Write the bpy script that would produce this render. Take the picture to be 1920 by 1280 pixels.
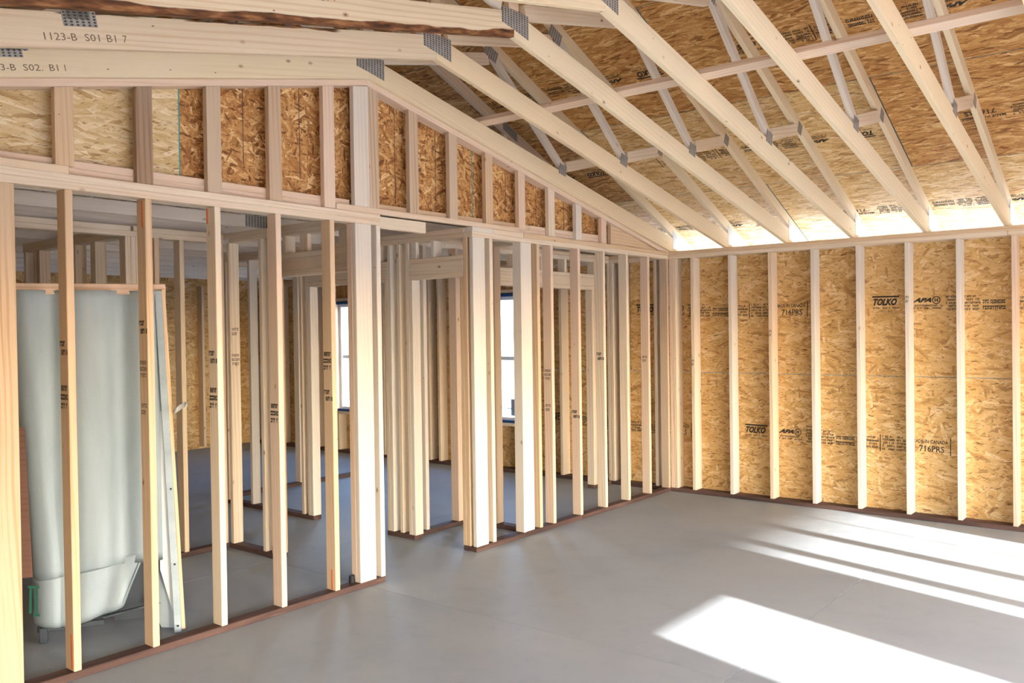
import bpy, bmesh, math, random
from mathutils import Vector, Matrix

for o in list(bpy.data.objects):
    bpy.data.objects.remove(o)
scene = bpy.context.scene
COL = scene.collection
random.seed(7)

# ------------------------------------------------------------------ camera
cam_d = bpy.data.cameras.new('camera')
cam_d.sensor_fit = 'HORIZONTAL'
cam_d.sensor_width = 36.0
cam_d.lens = 1619.73 * 36.0 / 1920.0
cam_d.clip_start = 0.05
cam_d.clip_end = 500
cam = bpy.data.objects.new('camera', cam_d)
COL.objects.link(cam)
YAW, PITCH, ROLL = 2.24757861, -0.01155516, -0.01408710
d = Vector((math.cos(PITCH) * math.cos(YAW), math.cos(PITCH) * math.sin(YAW), math.sin(PITCH)))
r0 = Vector((math.sin(YAW), -math.cos(YAW), 0))
u0 = r0.cross(d)
r = r0 * math.cos(ROLL) + u0 * math.sin(ROLL)
u = -r0 * math.sin(ROLL) + u0 * math.cos(ROLL)
m = Matrix((r, u, -d)).transposed().to_4x4()
m.translation = Vector((4.30968, -7.95391, 1.66955))
cam.matrix_world = m
scene.camera = cam

# ------------------------------------------------------------------ sky, sun, exposure
SUN_ELEV = math.radians(19.9)
world = bpy.data.worlds.new('world')
scene.world = world
world.use_nodes = True
wn = world.node_tree
wn.nodes.clear()
w_out = wn.nodes.new('ShaderNodeOutputWorld')
w_bg = wn.nodes.new('ShaderNodeBackground')
w_sky = wn.nodes.new('ShaderNodeTexSky')
w_sky.sky_type = 'NISHITA'
w_sky.sun_disc = False
w_sky.sun_elevation = math.radians(32)
w_sky.sun_rotation = math.radians(90 + 15.5)
w_sky.air_density = 0.9
w_sky.dust_density = 1.5
w_sky.ozone_density = 0.8
w_bg.inputs['Strength'].default_value = 1.6
wn.links.new(w_sky.outputs[0], w_bg.inputs['Color'])
wn.links.new(w_bg.outputs[0], w_out.inputs['Surface'])

sun_d = bpy.data.lights.new('sun', 'SUN')
sun_d.energy = 10.0
sun_d.angle = math.radians(0.6)
sun_d.color = (1.0, 0.97, 0.92)
sun = bpy.data.objects.new('sun', sun_d)
COL.objects.link(sun)
to_sun = Vector((0.963 * math.cos(SUN_ELEV), -0.268 * math.cos(SUN_ELEV), math.sin(SUN_ELEV)))
sun.rotation_euler = to_sun.to_track_quat('Z', 'Y').to_euler()
sun.location = (20, -8, 12)

def portal(loc, sx, sy, direction):
    l = bpy.data.lights.new('sky_portal', 'AREA')
    l.shape = 'RECTANGLE'
    l.size, l.size_y = sx, sy
    l.cycles.is_portal = True
    o = bpy.data.objects.new('sky_portal', l)
    COL.objects.link(o)
    o.location = loc
    o.rotation_euler = (-Vector(direction)).to_track_quat('Z', 'Y').to_euler()

portal((4.35, -8.35, 1.06), 1.0, 2.1, (0, 1, 0))
portal((7.50, -6.95, 1.06), 1.2, 2.1, (-1, 0, 0))
portal((7.50, -4.875, 1.03), 0.95, 2.06, (-1, 0, 0))
portal((7.50, -2.49, 1.44), 1.9, 1.78, (-1, 0, 0))
portal((-2.47, 0.17, 1.35), 0.9, 1.5, (0, -1, 0))
portal((-4.82, 0.17, 1.35), 0.9, 1.5, (0, -1, 0))

vs = scene.view_settings
vs.view_transform = 'Standard'
vs.look = 'None'
vs.exposure = 1.45
vs.gamma = 1.0
vs.use_curve_mapping = False

# ------------------------------------------------------------------ node helpers
class NT:
    def __init__(self, name):
        self.mat = bpy.data.materials.new(name)
        self.mat.use_nodes = True
        self.t = self.mat.node_tree
        self.t.nodes.clear()
        self.out = self.n('ShaderNodeOutputMaterial')
    def n(self, typ, **kw):
        nd = self.t.nodes.new(typ)
        for k, v in kw.items():
            setattr(nd, k, v)
        return nd
    def set(self, sock, v):
        if hasattr(v, 'is_linked'):
            self.t.links.new(v, sock)
        else:
            sock.default_value = v
    def math(self, op, a, b=0.0, clamp=False):
        nd = self.n('ShaderNodeMath', operation=op)
        nd.use_clamp = clamp
        self.set(nd.inputs[0], a)
        self.set(nd.inputs[1], b)
        return nd.outputs[0]
    def vmath(self, op, a, b):
        nd = self.n('ShaderNodeVectorMath', operation=op)
        self.set(nd.inputs[0], a)
        self.set(nd.inputs[1], b)
        return nd.outputs[0]
    def mapping(self, vec, scale=(1, 1, 1), rot=(0, 0, 0), loc=(0, 0, 0)):
        nd = self.n('ShaderNodeMapping')
        self.set(nd.inputs['Vector'], vec)
        nd.inputs['Scale'].default_value = scale
        nd.inputs['Rotation'].default_value = rot
        nd.inputs['Location'].default_value = loc
        return nd.outputs[0]
    def noise(self, vec, scale=1.0, detail=2.0, rough=0.5, dist=0.0):
        nd = self.n('ShaderNodeTexNoise')
        self.set(nd.inputs['Vector'], vec)
        nd.inputs['Scale'].default_value = scale
        nd.inputs['Detail'].default_value = detail
        nd.inputs['Roughness'].default_value = rough
        nd.inputs['Distortion'].default_value = dist
        return nd.outputs
    def voronoi(self, vec, scale=1.0, dim='3D', feature='F1'):
        nd = self.n('ShaderNodeTexVoronoi')
        nd.voronoi_dimensions = dim
        nd.feature = feature
        self.set(nd.inputs['Vector'], vec)
        nd.inputs['Scale'].default_value = scale
        return nd.outputs
    def ramp(self, fac, stops, interp='LINEAR'):
        nd = self.n('ShaderNodeValToRGB')
        cr = nd.color_ramp
        cr.interpolation = interp
        while len(cr.elements) > 1:
            cr.elements.remove(cr.elements[-1])
        cr.elements[0].position = stops[0][0]
        cr.elements[0].color = (*stops[0][1], 1)
        for p, c in stops[1:]:
            e = cr.elements.new(p)
            e.color = (*c, 1)
        self.set(nd.inputs[0], fac)
        return nd.outputs[0]
    def mix(self, fac, a, b, blend='MIX'):
        nd = self.n('ShaderNodeMix', data_type='RGBA', blend_type=blend)
        self.set(nd.inputs[0], fac)
        self.set(nd.inputs[6], a if hasattr(a, 'is_linked') else (*a, 1))
        self.set(nd.inputs[7], b if hasattr(b, 'is_linked') else (*b, 1))
        return nd.outputs[2]
    def fmix(self, fac, a, b):
        nd = self.n('ShaderNodeMix', data_type='FLOAT')
        self.set(nd.inputs[0], fac)
        self.set(nd.inputs[2], a)
        self.set(nd.inputs[3], b)
        return nd.outputs[0]
    def sstep(self, v, lo, hi):
        nd = self.n('ShaderNodeMapRange')
        nd.interpolation_type = 'SMOOTHSTEP'
        self.set(nd.inputs[0], v)
        nd.inputs[1].default_value = lo
        nd.inputs[2].default_value = hi
        return nd.outputs[0]
    def bsdf(self, color, rough=0.6, metal=0.0, spec=0.3, bump=None, bstr=0.3, bdist=0.002):
        nd = self.n('ShaderNodeBsdfPrincipled')
        self.set(nd.inputs['Base Color'], color if hasattr(color, 'is_linked') else (*color, 1))
        self.set(nd.inputs['Roughness'], rough)
        nd.inputs['Metallic'].default_value = metal
        nd.inputs['Specular IOR Level'].default_value = spec
        if bump is not None:
            b = self.n('ShaderNodeBump')
            b.inputs['Strength'].default_value = bstr
            b.inputs['Distance'].default_value = bdist
            self.set(b.inputs['Height'], bump)
            self.t.links.new(b.outputs[0], nd.inputs['Normal'])
        self.t.links.new(nd.outputs[0], self.out.inputs['Surface'])
        return nd
    def objvec(self, amount=37.0):
        tc = self.n('ShaderNodeTexCoord')
        oi = self.n('ShaderNodeObjectInfo')
        cmb = self.n('ShaderNodeCombineXYZ')
        rnd = oi.outputs['Random']
        self.set(cmb.inputs[0], self.math('MULTIPLY', rnd, amount))
        self.set(cmb.inputs[1], self.math('MULTIPLY', rnd, amount * 1.7))
        self.set(cmb.inputs[2], self.math('MULTIPLY', rnd, amount * 0.6))
        return self.vmath('ADD', tc.outputs['Object'], cmb.outputs[0]), rnd, tc

# ------------------------------------------------------------------ materials
def wood_mat(name, tints, bark=0.0, knots=1.0, contrast=1.0, fig=0.022):
    N = NT(name)
    v, rnd, tc = N.objvec()
    warp = N.noise(N.mapping(v, (0.7, 4, 4)), 1.0, 2.0)['Color']
    v2 = N.vmath('ADD', v, N.vmath('MULTIPLY', warp, (0.05, fig, fig)))
    # growth-ring figure: far-off ring centre gives long bands and cathedral shapes
    w = N.n('ShaderNodeTexWave', wave_type='BANDS', bands_direction='DIAGONAL')
    N.set(w.inputs['Vector'], N.mapping(v2, (0.22, 9.0, 9.0)))
    w.inputs['Scale'].default_value = 2.3
    w.inputs['Distortion'].default_value = 4.5
    w.inputs['Detail'].default_value = 2.0
    w.inputs['Detail Scale'].default_value = 0.55
    fine = N.noise(N.mapping(v2, (2.0, 120, 120)), 1.0, 3.0, 0.6)['Fac']
    blot = N.noise(N.mapping(v, (1.5, 6, 6)), 1.0, 2.0)['Fac']
    base = N.ramp(rnd, tints)
    dark = N.mix(1.0, base, (0.78, 0.62, 0.47), 'MULTIPLY')
    patch = N.sstep(N.noise(N.mapping(v, (0.8, 7, 7), loc=(3, 1, 2)), 1.0, 1.0)['Fac'], 0.35, 0.65)
    ring = N.math('MULTIPLY', N.math('MULTIPLY', N.sstep(w.outputs['Fac'], 0.45, 1.0), patch), 0.45 * contrast)
    c = N.mix(ring, base, dark)
    c = N.mix(N.math('MULTIPLY', N.sstep(fine, 0.5, 0.75), 0.28 * contrast), c, dark)
    c = N.mix(N.math('MULTIPLY', N.sstep(blot, 0.55, 0.8), 0.25 * contrast), c, N.mix(1.0, base, (0.95, 0.84, 0.72), 'MULTIPLY'))
    if knots:
        kv = N.voronoi(N.mapping(v, (5.5, 10, 10)), 1.0)
        sep = N.n('ShaderNodeSeparateColor')
        N.set(sep.inputs[0], kv['Color'])
        on = N.math('GREATER_THAN', sep.outputs[0], 0.70)
        k1 = N.math('MULTIPLY', N.math('SUBTRACT', 1.0, N.sstep(kv['Distance'], 0.06, 0.15)), on)
        k2 = N.math('MULTIPLY', N.math('SUBTRACT', 1.0, N.sstep(kv['Distance'], 0.02, 0.075)), on)
        c = N.mix(N.math('MULTIPLY', k1, 0.6 * knots), c, (0.36, 0.21, 0.11))
        c = N.mix(N.math('MULTIPLY', k2, 0.9 * knots), c, (0.15, 0.075, 0.035))
        nv = N.voronoi(N.mapping(v, (7, 16, 16)), 1.0)
        ns = N.n('ShaderNodeSeparateColor')
        N.set(ns.inputs[0], nv['Color'])
        nail = N.math('MULTIPLY', N.math('LESS_THAN', nv['Distance'], 0.05), N.math('GREATER_THAN', ns.outputs[1], 0.75))
        c = N.mix(N.math('MULTIPLY', nail, 0.75), c, (0.08, 0.05, 0.03))
    if bark:
        sx = N.n('ShaderNodeSeparateXYZ')
        N.set(sx.inputs[0], tc.outputs['Object'])
        bn = N.noise(N.mapping(v, (3.0, 1, 1)), 1.0, 3.0)['Fac']
        edge = N.math('ADD', sx.outputs[2], N.math('MULTIPLY', N.math('SUBTRACT', bn, 0.5), 0.055))
        if bark > 0:
            mask = N.math('SUBTRACT', 1.0, N.sstep(edge, -bark, -bark + 0.006))
        else:
            mask = N.sstep(edge, -bark - 0.006, -bark)
        bc = N.ramp(N.noise(N.mapping(v, (9, 40, 40)), 1.0, 3.0)['Fac'],
                    [(0.3, (0.05, 0.022, 0.014)), (0.5, (0.17, 0.07, 0.03)), (0.68, (0.36, 0.17, 0.07))])
        if bark < 0:
            pn = N.noise(N.mapping(tc.outputs['Object'], (1.1, 1, 1), loc=(2.0, 0, 0)), 1.0, 1.0)['Fac']
            mask = N.math('MULTIPLY', mask, N.sstep(pn, 0.47, 0.50))
        c = N.mix(mask, c, bc)
    N.bsdf(c, 0.72, spec=0.22, bump=fine, bstr=0.12, bdist=0.001)
    return N.mat

SPRUCE = [(0.0, (0.75, 0.62, 0.465)), (0.25, (0.78, 0.66, 0.505)), (0.5, (0.75, 0.59, 0.42)),
          (0.75, (0.79, 0.68, 0.54)), (1.0, (0.72, 0.555, 0.40))]
M_WOOD = wood_mat('spruce_lumber', SPRUCE)
M_TRUSS = wood_mat('truss_lumber', [(0.0, (0.80, 0.665, 0.455)), (0.5, (0.83, 0.70, 0.49)), (1.0, (0.78, 0.625, 0.41))], contrast=0.5)
M_PINK = wood_mat('pinkish_lumber', [(0.0, (0.755, 0.59, 0.45)), (1.0, (0.725, 0.545, 0.405))])
M_WORN = wood_mat('weathered_lumber', [(0.0, (0.60, 0.465, 0.335)), (1.0, (0.56, 0.42, 0.295))], contrast=1.7)
M_GOLD = wood_mat('golden_lumber', [(0.0, (0.70, 0.52, 0.34)), (1.0, (0.66, 0.475, 0.305))], contrast=1.2)
M_WHITE = wood_mat('whitewood_lumber', [(0.0, (0.74, 0.675, 0.585)), (1.0, (0.71, 0.635, 0.54))], contrast=0.6)
M_OLD = wood_mat('old_brown_lumber', [(0.0, (0.40, 0.29, 0.205)), (1.0, (0.37, 0.265, 0.185))], contrast=2.0)
M_BARK_LO = wood_mat('waney_lumber', [(0.0, (0.75, 0.62, 0.44)), (1.0, (0.72, 0.58, 0.41))], bark=0.050)
M_BARK_HI = wood_mat('waney_top_lumber', [(0.0, (0.75, 0.63, 0.45)), (1.0, (0.73, 0.60, 0.43))], bark=-0.058)

def treated():
    N = NT('treated_plate')
    v, rnd, tc = N.objvec()
    a = N.noise(N.mapping(v, (1.4, 14, 14)), 1.0, 4.0, 0.6)['Fac']
    b = N.noise(N.mapping(v, (3.0, 60, 60)), 1.0, 3.0, 0.6)['Fac']
    c = N.ramp(a, [(0.25, (0.045, 0.029, 0.025)), (0.5, (0.10, 0.056, 0.045)), (0.75, (0.165, 0.095, 0.077))])
    c = N.mix(N.sstep(b, 0.62, 0.8), c, (0.27, 0.16, 0.13))
    N.bsdf(c, 0.7, spec=0.2, bump=b, bstr=0.2, bdist=0.001)
    return N.mat
M_TREAT = treated()

def osb(name, stops, fleck=0.8, slen=0.15, swid=0.03, angs=(0.0, 0.35, -0.4, 0.12, -0.9, 0.8, 1.45), xz=False):
    N = NT(name)
    v, rnd, tc = N.objvec(13.0)
    if xz:
        sw = N.n('ShaderNodeSeparateXYZ'); N.set(sw.inputs[0], v)
        cw = N.n('ShaderNodeCombineXYZ')
        N.set(cw.inputs[0], sw.outputs[0]); N.set(cw.inputs[1], sw.outputs[2])
        v = cw.outputs[0]
    jit = N.noise(N.mapping(v, (1, 1, 1)), 18.0, 2.0)['Color']
    vj = N.vmath('ADD', v, N.vmath('MULTIPLY', jit, (0.012, 0.012, 0.0)))
    P, T = 0.0, 0.45
    for i, a in enumerate(angs):
        k = 1.0 + 0.25 * ((i * 7) % 3 - 1)
        # rotate first, then stretch along the strand
        rv = N.mapping(vj, (1, 1, 1), (0, 0, a), (3.1 * i, 1.7 * i, 0))
        sv = N.mapping(rv, (1 / (slen * k), 1 / (swid * k), 0.0))
        vo = N.voronoi(sv, 1.0, '2D')
        sp = N.n('ShaderNodeSeparateColor')
        N.set(sp.inputs[0], vo['Color'])
        pr = sp.outputs[0] if i < 4 else N.math('MULTIPLY', sp.outputs[0], 0.93)
        cond = N.math('GREATER_THAN', pr, P)
        tone = N.math('ADD', sp.outputs[1], N.math('MULTIPLY', N.math('SUBTRACT', vo['Distance'], 0.45), 0.22))
        T = N.fmix(cond, T, tone)
        P = N.math('MAXIMUM', pr, P)
    grain = N.noise(N.mapping(vj, (14, 160, 1), (0, 0, 0.15)), 1.0, 3.0, 0.6)['Fac']
    T = N.math('ADD', T, N.math('MULTIPLY', N.math('SUBTRACT', grain, 0.5), 0.35))
    c = N.ramp(T, stops)
    f1 = N.noise(N.mapping(N.mapping(vj, (1, 1, 1), (0, 0, 0.25)), (22, 150, 1)), 1.0, 2.0)['Fac']
    f2 = N.noise(N.mapping(N.mapping(vj, (1, 1, 1), (0, 0, -0.45), (5, 3, 0)), (20, 130, 1)), 1.0, 2.0)['Fac']
    f3 = N.noise(N.mapping(N.mapping(vj, (1, 1, 1), (0, 0, -0.05), (9, 1, 0)), (9, 60, 1)), 1.0, 2.0)['Fac']
    fl = N.math('MAXIMUM', N.math('MAXIMUM', N.sstep(f1, 0.645, 0.68), N.sstep(f2, 0.65, 0.685)), N.sstep(f3, 0.69, 0.72))
    c = N.mix(N.math('MULTIPLY', fl, fleck), c, (0.15, 0.065, 0.02))
    N.bsdf(c, 0.62, spec=0.3, bump=N.math('ADD', P, N.math('MULTIPLY', T, 0.3)), bstr=0.35, bdist=0.004)
    return N.mat

M_OSB = osb('osb_golden', [(0.0, (0.43, 0.235, 0.08)), (0.12, (0.58, 0.335, 0.115)), (0.45, (0.665, 0.41, 0.16)),
                           (0.8, (0.715, 0.465, 0.205)), (1.0, (0.80, 0.585, 0.31))], fleck=0.9)
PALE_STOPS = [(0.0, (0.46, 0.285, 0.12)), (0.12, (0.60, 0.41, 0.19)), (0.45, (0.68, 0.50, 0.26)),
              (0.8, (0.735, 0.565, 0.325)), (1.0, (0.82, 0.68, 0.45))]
ROOFA = (0.0, 0.2, -0.22, 0.1, -0.42, 0.4, -0.08)
ROOF_STOPS = [(0.0, (0.44, 0.235, 0.08)), (0.12, (0.61, 0.375, 0.145)), (0.45, (0.70, 0.465, 0.20)),
              (0.8, (0.76, 0.54, 0.27)), (1.0, (0.85, 0.67, 0.40))]
M_OSB_PALE = osb('osb_pale', ROOF_STOPS, fleck=0.8, slen=0.15, swid=0.022, angs=ROOFA)
M_OSB_PALE_G = osb('osb_pale_gable', PALE_STOPS, fleck=0.7, slen=0.15, swid=0.024, angs=ROOFA, xz=True)
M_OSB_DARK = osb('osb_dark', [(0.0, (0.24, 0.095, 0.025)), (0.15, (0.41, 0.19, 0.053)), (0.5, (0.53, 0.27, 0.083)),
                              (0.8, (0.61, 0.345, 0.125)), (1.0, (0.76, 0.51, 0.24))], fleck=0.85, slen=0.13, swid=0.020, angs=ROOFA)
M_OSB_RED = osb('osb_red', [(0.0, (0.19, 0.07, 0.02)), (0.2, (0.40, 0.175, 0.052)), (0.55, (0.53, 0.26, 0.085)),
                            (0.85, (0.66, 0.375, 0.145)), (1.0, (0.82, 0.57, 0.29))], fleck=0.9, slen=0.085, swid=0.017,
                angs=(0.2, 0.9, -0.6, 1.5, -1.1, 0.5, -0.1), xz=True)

def flat(name, col, rough=0.6, metal=0.0, spec=0.3):
    N = NT(name)
    N.bsdf(col, rough, metal, spec)
    return N.mat
M_EDGE = flat('panel_edge_paint', (0.10, 0.22, 0.24))
M_INK = flat('stamp_ink', (0.035, 0.028, 0.022), 0.8)
M_INK2 = flat('faded_stamp_ink', (0.20, 0.145, 0.10), 0.8)
M_TEAL = flat('teal_chalk', (0.05, 0.33, 0.33), 0.8)
M_LINE = flat('dark_chalk', (0.075, 0.06, 0.05), 0.8)
M_BLUE = flat('blue_flashing', (0.015, 0.07, 0.22), 0.5)
M_ORANGE = flat('orange_paint', (0.80, 0.16, 0.04), 0.6)
M_GREEN = flat('green_paint', (0.01, 0.10, 0.06), 0.6)
M_VINYL = flat('white_vinyl', (0.82, 0.84, 0.86), 0.35)
M_LABEL = flat('grey_sticker', (0.30, 0.35, 0.42), 0.5)
M_RUBBER = flat('black_rubber', (0.015, 0.015, 0.017), 0.6)
M_PAPER = flat('paper', (0.70, 0.70, 0.66), 0.7)

def concrete():
    N = NT('concrete_slab')
    v, rnd, tc = N.objvec(5.0)
    a = N.noise(v, 0.9, 5.0, 0.6)['Fac']
    b = N.noise(v, 6.0, 5.0, 0.65)['Fac']
    g = N.noise(v, 140.0, 2.0)['Fac']
    c = N.ramp(a, [(0.3, (0.285, 0.32, 0.36)), (0.5, (0.33, 0.365, 0.40)), (0.7, (0.365, 0.395, 0.425))])
    c = N.mix(N.math('MULTIPLY', N.sstep(b, 0.5, 0.72), 0.35), c, (0.39, 0.41, 0.425))
    c = N.mix(N.math('MULTIPLY', N.sstep(b, 0.5, 0.3), 0.3), c, (0.25, 0.28, 0.315))
    sp = N.voronoi(v, 5.0)
    c = N.mix(N.math('MULTIPLY', N.math('LESS_THAN', sp['Distance'], 0.022), 0.5), c, (0.45, 0.45, 0.44))
    ro = N.math('ADD', 0.50, N.math('MULTIPLY', b, 0.2))
    N.bsdf(c, ro, spec=0.32, bump=N.math('ADD', N.math('MULTIPLY', g, 0.2), b), bstr=0.06, bdist=0.002)
    return N.mat
M_CONC = concrete()

def plate_steel():
    # galvanised truss plate, rows of punched teeth
    N = NT('galvanised_tooth_plate')
    tc = N.n('ShaderNodeTexCoord')
    sp = N.n('ShaderNodeSeparateXYZ')
    N.set(sp.inputs[0], tc.outputs['Object'])
    fx = N.math('FRACT', N.math('MULTIPLY', sp.outputs[0], 1 / 0.0250))
    fz = N.math('FRACT', N.math('MULTIPLY', sp.outputs[2], 1 / 0.0125))
    hx = N.math('LESS_THAN', N.math('ABSOLUTE', N.math('SUBTRACT', fx, 0.5)), 0.22)
    hz = N.math('LESS_THAN', N.math('ABSOLUTE', N.math('SUBTRACT', fz, 0.5)), 0.30)
    h = N.math('MULTIPLY', hx, hz)
    n = N.noise(tc.outputs['Object'], 30.0, 2.0)['Fac']
    base = N.ramp(n, [(0.3, (0.32, 0.30, 0.275)), (0.7, (0.43, 0.41, 0.38))])
    c = N.mix(h, base, (0.07, 0.065, 0.06))
    b = N.bsdf(c, 0.5, 0.15, 0.4)
    return N.mat
M_STEEL = plate_steel()
M_GALV = flat('sky_bright_galvanised', (0.55, 0.56, 0.57), 0.4, 0.3)  # heel plates: bright sky reflection put into the pale base colour

def fibre():
    N = NT('fibreglass_back')
    v, rnd, tc = N.objvec(3.0)
    a = N.noise(N.mapping(v, (7, 7, 1.2)), 1.0, 4.0)['Fac']
    b = N.noise(v, 220.0, 3.0)['Fac']
    c = N.ramp(a, [(0.3, (0.28, 0.335, 0.36)), (0.55, (0.35, 0.41, 0.435)), (0.75, (0.40, 0.46, 0.475))])
    N.bsdf(c, 0.55, spec=0.35, bump=b, bstr=0.5, bdist=0.003)
    return N.mat
M_FIBRE = fibre()
M_FIBRE_SHADE = flat('shaded_fibreglass', (0.06, 0.07, 0.08), 0.7)  # near-black fibreglass: the shade under the unit is put into its colour
M_WHITEGEL = flat('white_gelcoat', (0.62, 0.65, 0.66), 0.3, spec=0.5)
M_BROWNBD = wood_mat('brown_board', [(0.0, (0.20, 0.105, 0.075)), (1.0, (0.17, 0.09, 0.065))], knots=0)

def glass():
    N = NT('window_glass')
    tr = N.n('ShaderNodeBsdfTransparent')
    tr.inputs[0].default_value = (0.93, 0.97, 1.0, 1)
    gl = N.n('ShaderNodeBsdfGlossy')
    gl.inputs['Roughness'].default_value = 0.02
    mx = N.n('ShaderNodeMixShader')
    mx.inputs[0].default_value = 0.05
    N.t.links.new(tr.outputs[0], mx.inputs[1])
    N.t.links.new(gl.outputs[0], mx.inputs[2])
    N.t.links.new(mx.outputs[0], N.out.inputs['Surface'])
    return N.mat
M_GLASS = glass()

def film():
    # added unseen sheet fading the sun streak at the window, denser towards its top
    N = NT('sun_fade_film')
    tc = N.n('ShaderNodeTexCoord')
    sp = N.n('ShaderNodeSeparateXYZ')
    N.set(sp.inputs[0], tc.outputs['Generated'])
    f = N.sstep(sp.outputs[2], 0.0, 1.0)
    tr = N.n('ShaderNodeBsdfTransparent')
    tl = N.n('ShaderNodeBsdfTranslucent')
    tl.inputs[0].default_value = (0.8, 0.8, 0.8, 1)
    mx = N.n('ShaderNodeMixShader')
    N.t.links.new(f, mx.inputs[0])
    N.t.links.new(tr.outputs[0], mx.inputs[1])
    N.t.links.new(tl.outputs[0], mx.inputs[2])
    N.t.links.new(mx.outputs[0], N.out.inputs['Surface'])
    return N.mat
M_FILM = film()

def ground():
    N = NT('pale_gravel_ground')
    v, rnd, tc = N.objvec(1.0)
    a = N.noise(v, 0.6, 5.0)['Fac']
    c = N.ramp(a, [(0.3, (0.40, 0.41, 0.42)), (0.7, (0.50, 0.51, 0.52))])
    N.bsdf(c, 0.9)
    return N.mat
M_GROUND = ground()

# ------------------------------------------------------------------ object helpers
def empty(name, loc, label, cat, kind=None, group=None):
    o = bpy.data.objects.new(name, None)
    o.empty_display_size = 0.2
    COL.objects.link(o)
    o.location = loc
    o['label'] = label
    o['category'] = cat
    if kind: o['kind'] = kind
    if group: o['group'] = group
    return o

def world_of(o):
    return (world_of(o.parent) @ o.matrix_parent_inverse @ o.matrix_basis) if o.parent else o.matrix_basis.copy()

def link(name, mesh, mw, parent=None):
    o = bpy.data.objects.new(name, mesh)
    COL.objects.link(o)
    if parent is not None:
        o.parent = parent
        o.matrix_parent_inverse = world_of(parent).inverted()
    o.matrix_basis = mw
    return o

CACHE = {}
def box_mesh(L, w, h, mat, bev=0.002):
    key = ('b', round(L, 4), round(w, 4), round(h, 4), tuple(x.name for x in mat) if isinstance(mat, tuple) else mat.name, bev)
    if key in CACHE: return CACHE[key]
    bm = bmesh.new()
    bmesh.ops.create_cube(bm, size=1.0)
    for vtx in bm.verts:
        vtx.co = Vector((vtx.co.x * L, vtx.co.y * w, vtx.co.z * h))
    if bev:
        bmesh.ops.bevel(bm, geom=bm.edges[:], offset=min(bev, 0.3 * min(L, w, h)), segments=1, affect='EDGES')
    me = bpy.data.meshes.new('lumber')
    if isinstance(mat, tuple):
        for f in bm.faces:
            f.material_index = 0 if abs(f.normal.z) > 0.9 else 1
    bm.to_mesh(me); bm.free()
    for mm in (mat if isinstance(mat, tuple) else (mat,)):
        me.materials.append(mm)
    CACHE[key] = me
    return me

def frame(xa, ya, za, c):
    mt = Matrix((xa, ya, za)).transposed().to_4x4()
    mt.translation = Vector(c)
    return mt

AX = (Vector((1, 0, 0)), Vector((0, 1, 0)), Vector((0, 0, 1)))
def bx(name, parent, x0, x1, y0, y1, z0, z1, mat, axis=None, bev=0.0032):
    """axis-aligned stick; local x runs along its length"""
    dim = (x1 - x0, y1 - y0, z1 - z0)
    if axis is None:
        axis = max(range(3), key=lambda i: dim[i])
    b = (axis + 1) % 3
    c = (axis + 2) % 3
    me = box_mesh(dim[axis], dim[b], dim[c], mat, bev)
    return link(name, me, frame(AX[axis], AX[b], AX[c], ((x0 + x1) / 2, (y0 + y1) / 2, (z0 + z1) / 2)), parent)

def stick(name, parent, a, b, w, h, mat, side=Vector((1, 0, 0)), bev=0.002):
    """stick from a to b, width w along side, height h across"""
    a, b = Vector(a), Vector(b)
    xa = (b - a).normalized()
    ya = side.normalized()
    za = xa.cross(ya).normalized()
    if za.z < 0:
        ya, za = -ya, -za
    me = box_mesh((b - a).length, w, h, mat, bev)
    return link(name, me, frame(xa, ya, za, (a + b) / 2), parent)

def prism(name, parent, pts, x0, x1, mat, along=(0, 1), bev=0.0015, edge=None):
    """polygon in the YZ plane extruded from x0 to x1; along = lengthwise direction (dy, dz)"""
    l = math.hypot(*along)
    ay, az = along[0] / l, along[1] / l
    cy = sum(p[0] for p in pts) / len(pts)
    cz = sum(p[1] for p in pts) / len(pts)
    xa = Vector((0, ay, az)); ya = Vector((-1, 0, 0)) ; za = xa.cross(ya)
    if za.z < 0 or (abs(za.z) < 1e-6 and za.y < 0):
        ya = -ya; za = -za
    loc = [((p[0] - cy) * ay + (p[1] - cz) * az, (p[0] - cy) * za.y + (p[1] - cz) * za.z) for p in pts]
    t = (x1 - x0) / 2
    key = ('p', tuple((round(a, 4), round(b, 4)) for a, b in loc), round(t, 4), mat.name, bev, edge.name if edge else '')
    if key not in CACHE:
        bm = bmesh.new()
        f1 = [bm.verts.new((a, -t, b)) for a, b in loc]
        f2 = [bm.verts.new((a, t, b)) for a, b in loc]
        n = len(loc)
        bm.faces.new(f1); bm.faces.new(list(reversed(f2)))
        for i in range(n):
            bm.faces.new((f1[(i + 1) % n], f1[i], f2[i], f2[(i + 1) % n]))
        bmesh.ops.recalc_face_normals(bm, faces=bm.faces[:])
        if bev:
            bmesh.ops.bevel(bm, geom=bm.edges[:], offset=bev, segments=1, affect='EDGES')
        if edge:
            for f in bm.faces:
                f.material_index = 0 if abs(f.normal.y) > 0.9 else 1
        me = bpy.data.meshes.new(name)
        bm.to_mesh(me); bm.free()
        me.materials.append(mat)
        if edge: me.materials.append(edge)
        CACHE[key] = me
    return link(name, CACHE[key], frame(xa, ya, za, ((x0 + x1) / 2, cy, cz)), parent)

def prism_xy(name, parent, pts, z0, z1, mat):
    bm = bmesh.new()
    a = [bm.verts.new((p[0], p[1], z0)) for p in pts]
    b = [bm.verts.new((p[0], p[1], z1)) for p in pts]
    n = len(pts)
    bm.faces.new(a); bm.faces.new(b)
    for i in range(n):
        bm.faces.new((a[i], a[(i + 1) % n], b[(i + 1) % n], b[i]))
    bmesh.ops.recalc_face_normals(bm, faces=bm.faces[:])
    me = bpy.data.meshes.new(name)
    bm.to_mesh(me); bm.free()
    me.materials.append(mat)
    return link(name, me, Matrix.Identity(4), parent)

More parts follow.
